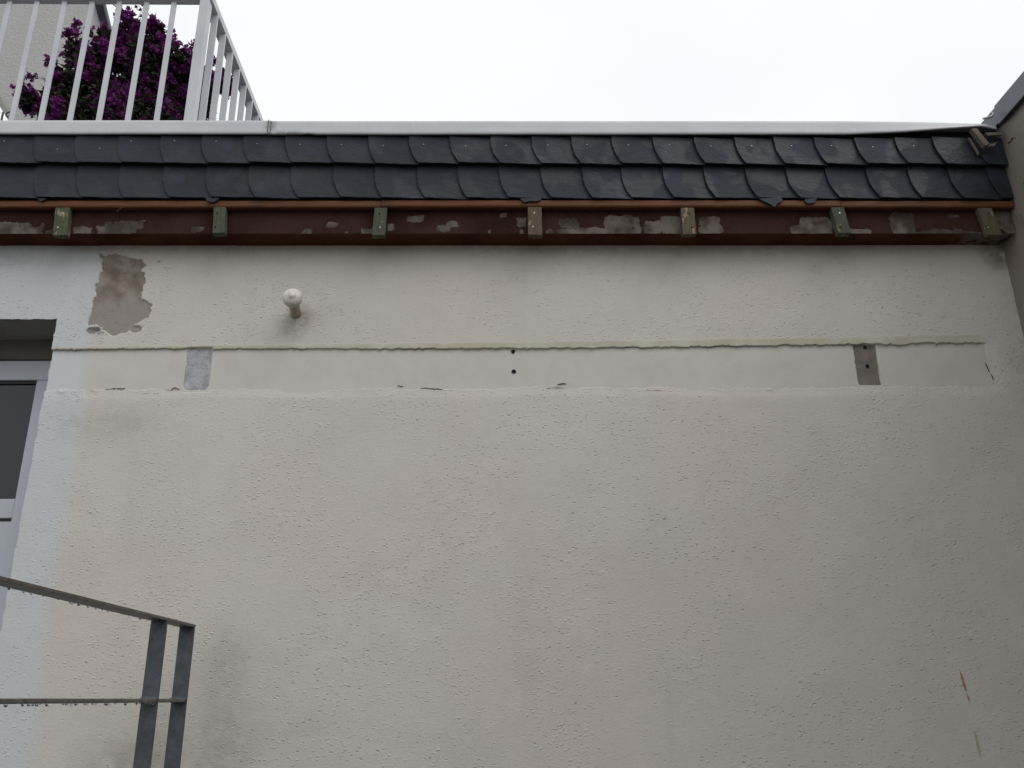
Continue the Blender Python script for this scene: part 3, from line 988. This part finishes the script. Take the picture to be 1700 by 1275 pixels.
def frag(pts, y, th=.006, label=None):
    MB().prism([(U2(u), Z2(v)) for u, v in pts][::-1], lambda a, b: (a, y + (b - 3.5) * .15, b), lambda a, b: (a, y + th + (b - 3.5) * .15, b)).build('slate_fragment', m_slate, fascia, bevel=.001, label=label)
def U2(u):
    return 0.083 + (u - 850) * (0.002374 if u < 850 else 0.00243)
def Z2(v):
    return 3.497 - (v - 336) * 0.00268
frag([(1255, 331), (1300, 331), (1302, 339), (1292, 345), (1286, 352), (1277, 345), (1268, 340)], 3.056, label='pointed broken slate corner hanging over the batten')
frag([(1341, 330), (1359, 330), (1360, 336), (1355, 343), (1343, 345), (1339, 341)], 3.057)
frag([(866, 331), (900, 331), (898, 338), (890, 341), (880, 340), (870, 343), (864, 337)], 3.058)
frag([(332, 330), (358, 330), (354, 339), (346, 343), (336, 340)], 3.058)
frag([(52, 330), (70, 330), (66, 338), (60, 341), (54, 337)], 3.058)

# straw caught under the batten
st = MB().tube([(-1.495, 3.075, 3.446), (-1.478, 3.070, 3.462), (-1.455, 3.074, 3.476)], .0010, 5).build('straw', m_scrapwood)
tag(st, 'thin pale straw caught below the batten at the left', 'straw')

# ------------------------------------------------------------------ white metal roof edge trim
trim = empty('roof_edge_trim', (0.2, 3.03, 3.79), 'long grey-white sheet metal edge trim running above the slates', 'metal trim')
def trim_piece(x0, x1, fy_, droop=None, name='trim_section'):
    xx = np.unique(np.concatenate([np.arange(x0, x1, .02), [x1]]))
    nx = len(xx)
    zbx = np.interp(xx, [-3.4, -2, -.9, .087, 1.47, 1.716, 2.037, 2.05, 2.12], [3.778, 3.782, 3.785, 3.788, 3.792, 3.801, 3.825, 3.824, 3.812])
    ztx = np.interp(xx, [-3.4, -2, -.9, .087, 1.47, 1.8, 2.08, 2.12], [3.843, 3.847, 3.850, 3.853, 3.857, 3.853, 3.844, 3.832])
    zbx = zbx + .0006 * fbm(xx, xx * 0, 6, 2, 3)
    dent = sm(.03, 0, np.abs(xx + .752)) * .003
    zbx = zbx + dent
    yb = fy_ + .0015 * fbm(xx, xx * 0, 3, 7, 3) + np.interp(xx, [1.5, 2.04, 2.12], [0, -.012, -.004])
    yt = fy_ + .001 * fbm(xx, xx * 0, 2, 9, 2)
    if droop:
        yb = yb + droop
    prof = []
    rows = [(yb + .012, zbx + .006), (yb + .010, zbx), (yb + .003, zbx - .0005), (yb, zbx + .002)]
    for t in (.2, .4, .6, .8):
        rows.append((yb * (1 - t) + yt * t + .0008 * fbm(xx, xx * 0 + t, 5, 3, 2) + dent * 1.5 * (1 - t), zbx * (1 - t) + ztx * t))
    rows += [(yt, ztx - .003), (yt + .003, ztx), (yt + .10, ztx - .001), (yt + .25, ztx - .004)]
    Pm = np.stack([np.stack([xx, a, b], -1) for a, b in rows], 0)
    X2 = np.stack([xx] * len(rows))
    Z2_ = np.stack([b for a, b in rows])
    gr = np.maximum(sm(.022, .003, np.abs(X2 + .905)) * .9, sm(.14, 0, np.abs(X2 + .82)) * sm(3.806, 3.786, Z2_) * .8)
    gr = np.maximum(gr, sm(2.03, 2.11, X2) * .45)
    o = grid(name, xx, np.arange(len(rows)), Pm, {'grime_dark': gr}, m_trim, trim, smooth=False)
    sol = o.modifiers.new('sheet', 'SOLIDIFY')
    sol.thickness = .0012
    sol.offset = -1
    return o
trim_piece(-3.4, -.905, 3.0275)
trim_piece(-.9135, 2.112, 3.0305)
MB().box(-.9145, -.9125, 3.0245, 3.0265, 3.790, 3.851).build('seam_gap', m_hole, trim)

# ------------------------------------------------------------------ side wall on the right with anthracite coping
side = empty('side_wall', (XS, 1.2, 0), 'rough grey-beige side wall at the right edge with dark metal coping', 'wall')
sy = np.unique(np.concatenate([np.arange(-7, 2.6, .05), np.arange(2.6, 3.24, .006)]))
sz = np.unique(np.concatenate([np.arange(0, 2.9, .05), np.arange(2.9, 3.842, .006)]))
SY, SZ = np.meshgrid(sy, sz)
SX = XS - .0035 * fbm(SY, SZ, 4, 3, 4) - .0018 * fbm(SY, SZ, 30, 6, 3)
# flaked hollow next to the eave corner
hol = sm(.06, .0, np.hypot(SY - 3.08, (SZ - 3.37) * .8) + .02 * fbm(SY, SZ, 30, 9, 3))
SX = SX + .008 * hol
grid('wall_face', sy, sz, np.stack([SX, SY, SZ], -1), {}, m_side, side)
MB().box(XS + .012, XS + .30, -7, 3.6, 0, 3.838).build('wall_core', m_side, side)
# fine cracks
def crackline(pts, w=.0007):
    L = [(y, z + w * random.uniform(.4, 1.2)) for y, z in pts]
    Rr = [(y, z - w * random.uniform(.4, 1.2)) for y, z in pts]
    MB().prism(L + Rr[::-1], lambda a, b: (XS - .0045, a, b), lambda a, b: (XS + .004, a, b)).build('crack', m_hole, side)
crackline([(2.985, 3.522), (2.968, 3.535), (2.955, 3.548), (2.944, 3.552), (2.92, 3.556), (2.88, 3.575)])
crackline([(3.02, 3.74), (3.00, 3.735), (2.985, 3.742), (2.97, 3.73)], .0006)
cp = MB()
cp.prism([(2.115, 3.832), (2.118, 3.829), (2.118, 3.838), (2.46, 3.842), (2.46, 3.95), (2.115, 3.922)], lambda a, b: (a, -7, b), lambda a, b: (a, 3.018, b))
cp.build('coping', m_coping, side, bevel=.001)
cp = MB()
cp.prism([(2.118, 3.842), (2.119, 3.840), (2.3, 3.842), (2.3, 3.92), (2.118, 3.918)], lambda a, b: (a, 3.0195, b), lambda a, b: (a, 3.45, b))
cp.build('coping', m_coping, side, bevel=.001)

# bits left at the roof corner
sc1 = MB()
sc1.tube([(2.052, 3.016, 3.857), (2.066, 3.008, 3.856), (2.082, 3.004, 3.858), (2.094, 3.003, 3.868), (2.092, 3.004, 3.880), (2.083, 3.006, 3.878)], [.004, .006, .006, .005, .004, .003], 6)
o = sc1.build('metal_clip', m_lead, smooth=True)
tag(o, 'small curled grey metal clip on the trim end beside the anthracite coping', 'metal clip')
w = MB()
w.prism([(1.988, 3.800), (2.012, 3.803), (2.052, 3.725), (2.030, 3.716)][::-1], lambda a, b: (a, 3.004, b), lambda a, b: (a, 3.028, b))
o = w.build('wood_offcut', m_scrapwood, bevel=.002)
tag(o, 'wider slanting weathered wood offcut hanging under the right trim end', 'wood offcut', 'wood scraps at the roof corner')
w = MB()
w.prism([(1.985, 3.775), (1.993, 3.772), (2.016, 3.700), (2.012, 3.690)][::-1], lambda a, b: (a, 3.030, b), lambda a, b: (a, 3.040, b))
o = w.build('wood_offcut', m_scrapwood, bevel=.001)
tag(o, 'thin wood splinter left of the wider offcut at the roof corner', 'wood offcut', 'wood scraps at the roof corner')
w = MB()
w.prism([(2.040, 3.730), (2.070, 3.733), (2.088, 3.742), (2.075, 3.722), (2.045, 3.716)], lambda a, b: (a, 3.012, b), lambda a, b: (a, 3.030, b))
w.prism([(2.050, 3.790), (2.12, 3.795), (2.12, 3.780), (2.060, 3.776)], lambda a, b: (a, 3.018, b), lambda a, b: (a, 3.032, b))
o = w.build('wood_offcut', m_scrapwood, bevel=.001)
tag(o, 'flat pale wood piece between the wider offcut and the side wall', 'wood offcut', 'wood scraps at the roof corner')

# ------------------------------------------------------------------ vent pipe
vent = empty('vent_pipe', (-.78, D, 3.054), 'short stained vent pipe with round ivory cap sticking out of the wall', 'vent pipe')
d0 = Vector((.013, -.135, .012))
b0 = Vector((-.783, D + .01, 3.056))
MB().tube([b0, b0 + d0 * .5, b0 + d0 * .93], .0215, 20).build('pipe', m_pipe, vent, smooth=True)
ax = d0.normalized()
c0 = b0 + d0 * .86
prof = [(0, .020), (.0008, .034), (.006, .0365), (.013, .0365), (.0145, .0335), (.0175, .0335), (.019, .0375), (.025, .0375), (.031, .033), (.0365, .0235), (.0385, .0145), (.0415, .0125), (.0445, .008), (.0455, .0025)]
MB().tube([c0 + ax * a for a, r in prof], [r for a, r in prof], 28).build('cap', m_cap, vent, smooth=True)

# ------------------------------------------------------------------ balcony railing on the flat roof
YR = 3.5
rail = empty('balcony_railing', (-1.425, YR, 3.842), 'white steel balcony railing with flat bars and a corner post on the roof', 'railing')
def rail_part(name, *b, m=m_white, bev=.002, label=None):
    return MB().box(*b).build(name, m, rail, bevel=bev, label=label)
rail_part('top_rail', -3.35, -1.451, YR - .022, YR + .022, 4.907, 4.950)
rail_part('top_rail', -1.450, -1.392, YR - .022, 6.0, 4.907, 4.950)
rail_part('bottom_rail', -3.35, -1.451, YR - .01, YR + .01, 3.93, 3.96)
rail_part('bottom_rail', -1.425, -1.395, YR + .024, 6.0, 3.93, 3.96)
rail_part('post', -1.449, -1.402, YR - .0225, YR + .0225, 3.843, 4.9065)
for i in range(13):
    x = -1.584 - .1355 * i
    rail_part('baluster', x - .0125, x + .0125, YR - .005, YR + .005, 3.961, 4.9065, bev=.001)
for i in range(18):
    y = YR + .09 + .1355 * i
    rail_part('baluster', -1.424, -1.391, y - .005, y + .005, 3.961, 4.9065, bev=.001)
rail_part('post', -1.449, -1.402, 5.97, 6.015, 3.843, 4.9065)

# ------------------------------------------------------------------ neighbouring upper house
up = empty('upper_house', (-3.6, 5.5, 3.842), 'white rendered upper house wall with dark sloping verge behind the balcony railing', 'house')
YH = 5.5
wallp = [(-2.50, 4.9), (-3.035, 6.545), (-3.55, 8.2), (-6.2, 8.2), (-6.2, 8.1), (-3.66, 5.835), (-3.585, 5.72), (-3.0, 4.85), (-2.9, 3.86), (-2.50, 3.86)]
MB().prism(wallp, lambda a, b: (a, YH, b), lambda a, b: (a, YH + .05, b)).build('wall', m_upper, up)
vb = [(-3.100, 6.768), (-3.020, 6.545), (-2.960, 6.37), (-2.905, 6.38), (-2.968, 6.56), (-3.045, 6.79), (-3.505, 8.1), (-3.57, 8.1)]
MB().prism(vb[::-1], lambda a, b: (a, YH - .03, b), lambda a, b: (a, YH + .01, b)).build('verge', m_verge, up, bevel=.003)
MB().prism([(-2.903, 6.38), (-2.966, 6.56), (-3.043, 6.79), (-3.503, 8.1), (-3.49, 8.1), (-3.030, 6.79), (-2.954, 6.56), (-2.890, 6.38)], lambda a, b: (a, YH - .035, b), lambda a, b: (a, YH + .02, b)).build('verge_trim', m_vtrim, up)
MB().prism([(-3.73, 5.96), (-3.575, 5.74), (-3.50, 5.63), (-3.50, 5.57), (-3.585, 5.70), (-3.75, 5.93), (-4.3, 6.68), (-4.25, 6.7)], lambda a, b: (a, YH - .05, b), lambda a, b: (a, YH + .32, b)).build('raking_board', m_board, up)

# wrought iron scroll finial of a plant stand at the far left
isc = MB()
def spiral(cx, cz, r0, r1, a0, a1, y=4.3, seg=22):
    return [(cx + (r0 + (r1 - r0) * i / seg) * math.cos(a0 + (a1 - a0) * i / seg), y, cz + (r0 + (r1 - r0) * i / seg) * math.sin(a0 + (a1 - a0) * i / seg)) for i in range(seg + 1)]
SCX, SCZ = -2.80, 4.825
isc.tube(spiral(SCX, SCZ, .030, .012, -0.5, 4.6), .0045, 6)
isc.tube(spiral(SCX - .075, SCZ + .01, .030, .012, 3.6, -1.6), .0045, 6)
isc.tube([(SCX - .037, 4.3, 3.85), (SCX - .037, 4.3, SCZ + .02)], .006, 6)
isc.tube([(SCX - .08, 4.3, SCZ - .05), (SCX + .04, 4.3, SCZ - .05)], .004, 6)
o = isc.build('iron_scroll', m_iron, smooth=True)
tag(o, 'black wrought iron scroll ornament at the far left behind the railing', 'iron ornament')

# ------------------------------------------------------------------ bougainvillea in a pot behind the railing
YB = 4.1
bush = empty('bougainvillea', (-2.02, YB, 3.842), 'dense bougainvillea bush with purple bracts behind the balcony railing', 'shrub')
pot = MB()
pot.tube([(-2.02, YB, 3.843), (-2.02, YB, 3.87), (-2.02, YB, 4.16), (-2.02, YB, 4.17), (-2.02, YB, 4.21), (-2.02, YB, 4.21)], [.13, .14, .19, .205, .21, .19], 24)
pot.build('pot', m_pot, bush, smooth=True)

# crown built of lobes: centre (x, z), depth, radii
K = 1 / 294.0
def lobe(u, v, ru, rv, dy=0.0, ry=None):
    x = -2.069 + (u - 225) * 0.00332 + (v - 25) * 0.00056
    z = 5.375 - (v - 25 + 13) * 0.00419
    k = (YB + dy) / YB
    x, z = x * k, 1.6 + (z - 1.6) * k
    sxx = ru * K * .90
    szz = rv * .00400
    return (x, YB + dy, z, sxx, ry if ry else max(.07, min(.24, sxx * .9)), szz)
lobes = [lobe(222, 52, 30, 24, 0.02), lobe(205, 82, 30, 28, .05), lobe(245, 85, 35, 36, -.05), lobe(268, 72, 14, 18),
         lobe(180, 62, 16, 12, -.05), lobe(170, 85, 24, 20, -.1), lobe(128, 78, 17, 20, -.08), lobe(140, 120, 34, 34, -.08), lobe(105, 135, 24, 32, -.05),
         lobe(88, 165, 18, 26), lobe(50, 158, 11, 7, -.05, .05), lobe(68, 163, 12, 8, -.02, .05), lobe(165, 155, 48, 44, .0), lobe(240, 150, 46, 46, .02), lobe(195, 185, 80, 45, .05),
         lobe(285, 130, 32, 45, .03), lobe(300, 88, 22, 14, -.05), lobe(318, 100, 16, 18, 0), lobe(325, 150, 18, 50, .08), lobe(300, 185, 36, 40, .05),
         lobe(265, 42, 9, 7, 0, .05), lobe(255, 110, 40, 36, .0), lobe(160, 200, 90, 60, 0), lobe(240, 215, 90, 60, 0),
         lobe(344, 155, 8, 40, .1, .06), lobe(352, 128, 7, 18, .1, .05), lobe(369, 127, 5, 10, .12, .04), lobe(384, 128, 5, 12, .12, .04), lobe(352, 150, 6, 8, .1, .04)]
gap = lobe(211, 106, 10, 11)
rb = random.Random(5)
def crown_point(shell):
    while True:
        L = rb.choices(lobes, weights=[l[3] * l[5] + .004 for l in lobes])[0]
        d = Vector((rb.gauss(0, 1), rb.gauss(0, 1), rb.gauss(0, 1))).normalized()
        r = rb.uniform(.70, 1.04) if rb.random() < shell else rb.uniform(.0, .8)
        p = Vector((L[0] + d.x * L[3] * r, L[1] + d.y * L[4] * r, L[2] + d.z * L[5] * r))
        if math.hypot((p.x - gap[0]) / gap[3], (p.z - gap[2] - (p.y - YB) * .75) / gap[5]) < 1.0 and p.y > YB - 1:
            continue
        return p, d

def blades(name, items, m, parent, kind='stuff', label=None):
    """items: (pos, dir, up, length, width, fold, tone, split)"""
    v, f, tone = [], [], []
    for (p, d, u, l, w, fold, tn) in items:
        sx = d.cross(u).normalized()
        nrm = sx.cross(d).normalized()
        n0 = len(v)
        v += [p, p + d * l * .45 + sx * w * .5 + nrm * fold, p + d * l, p + d * l * .45 - sx * w * .5 + nrm * fold, p + d * l * .5]
        f += [(n0, n0 + 1, n0 + 4), (n0 + 1, n0 + 2, n0 + 4), (n0 + 2, n0 + 3, n0 + 4), (n0 + 3, n0, n0 + 4)]
        tone += [tn] * 5
    me = bpy.data.meshes.new(name)
    me.from_pydata([tuple(q) for q in v], [], f)
    a = me.attributes.new('tone', 'FLOAT', 'POINT')
    a.data.foreach_set('value', tone)
    me.update()
    o = link(name, me, m, None, kind, label)
    place(o, parent)
    return o
def rv():
    return Vector((rb.gauss(0, 1), rb.gauss(0, 1), rb.gauss(0, 1))).normalized()
items = []
for k in range(21000):
    p, d = crown_point(.55)
    dr = (d * .5 + rv() + Vector((0, 0, -.35))).normalized()
    l = rb.uniform(.026, .048)
    items.append((p, dr, rv(), l, l * rb.uniform(.45, .62), l * rb.uniform(.03, .12), rb.random() ** 1.5))
# drooping leaves on the loose sprig at the left and at the right behind the side bars
for (u, v_, a) in ((38, 168, -1.8), (47, 170, -1.3), (57, 172, -1.0), (62, 176, -.9), (66, 166, -.6), (55, 163, .1), (60, 160, .3), (354, 118, -1.4), (356, 122, -1.2), (368, 122, -1.5), (370, 133, -1.3), (345, 192, -1.2), (240, 34, 2.5), (252, 37, 2.8), (258, 36, 2.4)):
    L = lobe(u, v_, 3, 3)
    l = .045
    items.append((Vector((L[0], YB - .05, L[2])), Vector((math.cos(a), .2, math.sin(a))).normalized(), Vector((.2, -1, .3)), l, l * .45, .003, .2))
shoots, tips = [], []
for (u, v_, a) in ((236, 22, 1.2), (205, 30, 1.9), (183, 55, 2.3), (160, 62, 2.0), (112, 62, 2.4), (98, 100, 2.8), (80, 128, 2.9), (265, 58, .9), (276, 72, .5), (290, 78, 1.2), (318, 84, 1.0), (330, 96, .4), (72, 150, 3.0), (75, 182, 3.3), (130, 58, 1.5), (250, 36, 1.0), (218, 22, 1.6), (345, 110, .5)):
    L = lobe(u, v_, 3, 3)
    p0 = Vector((L[0], YB - .03, L[2]))
    dd = Vector((math.cos(a), rb.uniform(-.4, .2), math.sin(a))).normalized()
    ln = rb.uniform(.03, .08)
    path = [p0 - dd * .10, p0, p0 + dd * ln * .6 + Vector((0, 0, .008)), p0 + dd * ln]
    shoots.append(path)
    for t in range(5):
        items.append((path[1].lerp(path[3], t / 4.2), (dd * .5 + rv()).normalized(), rv(), rb.uniform(.022, .038), rb.uniform(.011, .018), .002, .3))
    if rb.random() < .6:
        tips.append((path[3], dd))
blades('leaves', items, m_leaf, bush)
items = []
trusses = []
for k in range(1000):
    p, d = crown_point(.93)
    # clusters crowd where the noise says so
    if vn(p.x, p.z, 9, 5) < .38 and rb.random() < .75:
        continue
    trusses.append((p, d))
for (u, v_) in ((46, 158), (52, 155), (50, 162), (44, 160), (55, 158), (266, 40), (270, 45), (263, 44), (222, 30), (215, 36), (228, 34), (186, 55), (178, 60), (118, 66), (128, 64), (136, 66), (304, 80), (296, 84), (312, 86), (345, 145), (343, 165), (384, 128)):
    L = lobe(u, v_, 3, 3)
    trusses.append((Vector((L[0], YB - .08, L[2])), Vector((rb.uniform(-.3, .3), -.5, .8)).normalized()))
trusses += tips
for p, d in trusses:
    tb = rb.uniform(.0, .8)
    for j in range(rb.randint(6, 13)):
        q = p + rv() * rb.uniform(.005, .038)
        ax_ = (d + rv() * .9 + Vector((0, -.2, .1))).normalized()
        s1 = ax_.orthogonal().normalized()
        s2 = ax_.cross(s1)
        a0 = rb.uniform(0, 6.28)
        for t in range(3):
            a = a0 + t * 2.094
            out = s1 * math.cos(a) + s2 * math.sin(a)
            l = rb.uniform(.022, .034)
            items.append((q, (ax_ * .75 + out * .75).normalized(), ax_, l, l * .85, -l * .08, min(1, tb + rb.uniform(0, .3))))
blades('bracts', items, m_bract, bush, label='purple papery bracts in clusters')
items = []
stm = MB()
base = Vector((-2.02, YB, 4.18))
for L in lobes:
    e = Vector((L[0], L[1], L[2]))
    mid = base.lerp(e, .5) + Vector((rb.uniform(-.06, .06), rb.uniform(-.05, .05), rb.uniform(0, .05)))
    stm.tube([base + rv() * .02, base.lerp(mid, .6) + rv() * .02, mid, mid.lerp(e, .6) + rv() * .02, e], [.011, .009, .007, .004, .002], 5)
for path in shoots:
    stm.tube(path, [.002, .0017, .0014, .001], 5)
stm.build('stems', m_stem, bush, smooth=True)

# ------------------------------------------------------------------ galvanised stair railing and landing
XRL = -1.023
srail = empty('stair_railing', (XRL, 3.05, .86), 'grey galvanised flat bar stair railing with two close uprights, wet, at lower left', 'railing')
def sp(name, *b, m=m_galv, bev=.0015):
    return MB().box(*b).build(name, m, srail, bevel=bev)
sp('top_rail', XRL - .025, XRL + .025, 1.05, 3.054, 1.8385, 1.8475, m=m_rail)
sp('upright', XRL - .025, XRL + .025, 3.042, 3.050, .86, 1.838)
sp('upright', XRL - .025, XRL + .025, 2.783, 2.791, .86, 1.838)
sp('upright', XRL - .025, XRL + .025, 1.06, 1.068, .86, 1.838)
# middle rail in lengths between the uprights
for a, b in ((1.0685, 2.7825), (2.7915, 3.0415)):
    sp('middle_rail', XRL - .024, XRL + .024, a, b, 1.6025, 1.6135, m=m_rail, bev=.003)
for y in (2.783, 3.042):
    w = MB().tube([(XRL - .0245, y - .004, 1.609), (XRL - .012, y - .006, 1.610), (XRL + .012, y - .006, 1.610), (XRL + .0245, y - .004, 1.609)], [.008, .010, .010, .008], 10)
    w.build('weld_bead', m_galv, srail, smooth=True)
# rain drops hanging from the bars
dr = MB()
rd = random.Random(9)
def drop(x, y, z, r):
    n0 = len(dr.v)
    seg = 7
    rows = [(0.0, .9), (-.5, 1.0), (-1.1, .8), (-1.6, .35)]
    for (h, q) in rows:
        for k in range(seg):
            t = 2 * math.pi * k / seg
            dr.v.append((x + r * q * math.cos(t), y + r * q * math.sin(t), z + h * r))
    for i in range(len(rows) - 1):
        for k in range(seg):
            k2 = (k + 1) % seg
            dr.f.append((n0 + i * seg + k, n0 + (i + 1) * seg + k, n0 + (i + 1) * seg + k2, n0 + i * seg + k2))
    dr.f.append(tuple(n0 + 3 * seg + k for k in range(seg)))
y = 1.2
while y < 2.77:
    drop(XRL + rd.choice((-.021, .02, .02, rd.uniform(-.02, .02))), y, 1.6027, rd.uniform(.0022, .0045))
    y += rd.uniform(.006, .045)
y = 1.2
while y < 2.76:
    drop(XRL - .022 + rd.uniform(0, .006), y, 1.8388, rd.uniform(.0015, .004))
    y += rd.uniform(.008, .09)
dr.build('rain_drops', m_water, srail, smooth=True, kind='stuff')

land = empty('stair_landing', (-1.9, 2.4, 0), 'galvanised steel landing in front of the glazed door below the railing', 'landing')
MB().box(-2.95, -.99, 1.0, 3.17, .80, .855).build('platform', m_galv, land)
for x in (-2.9, -1.05):
    for yy_ in (1.08, 3.05):
        MB().box(x - .03, x + .03, yy_ - .03, yy_ + .03, 0, .80).build('leg', m_galv, land)
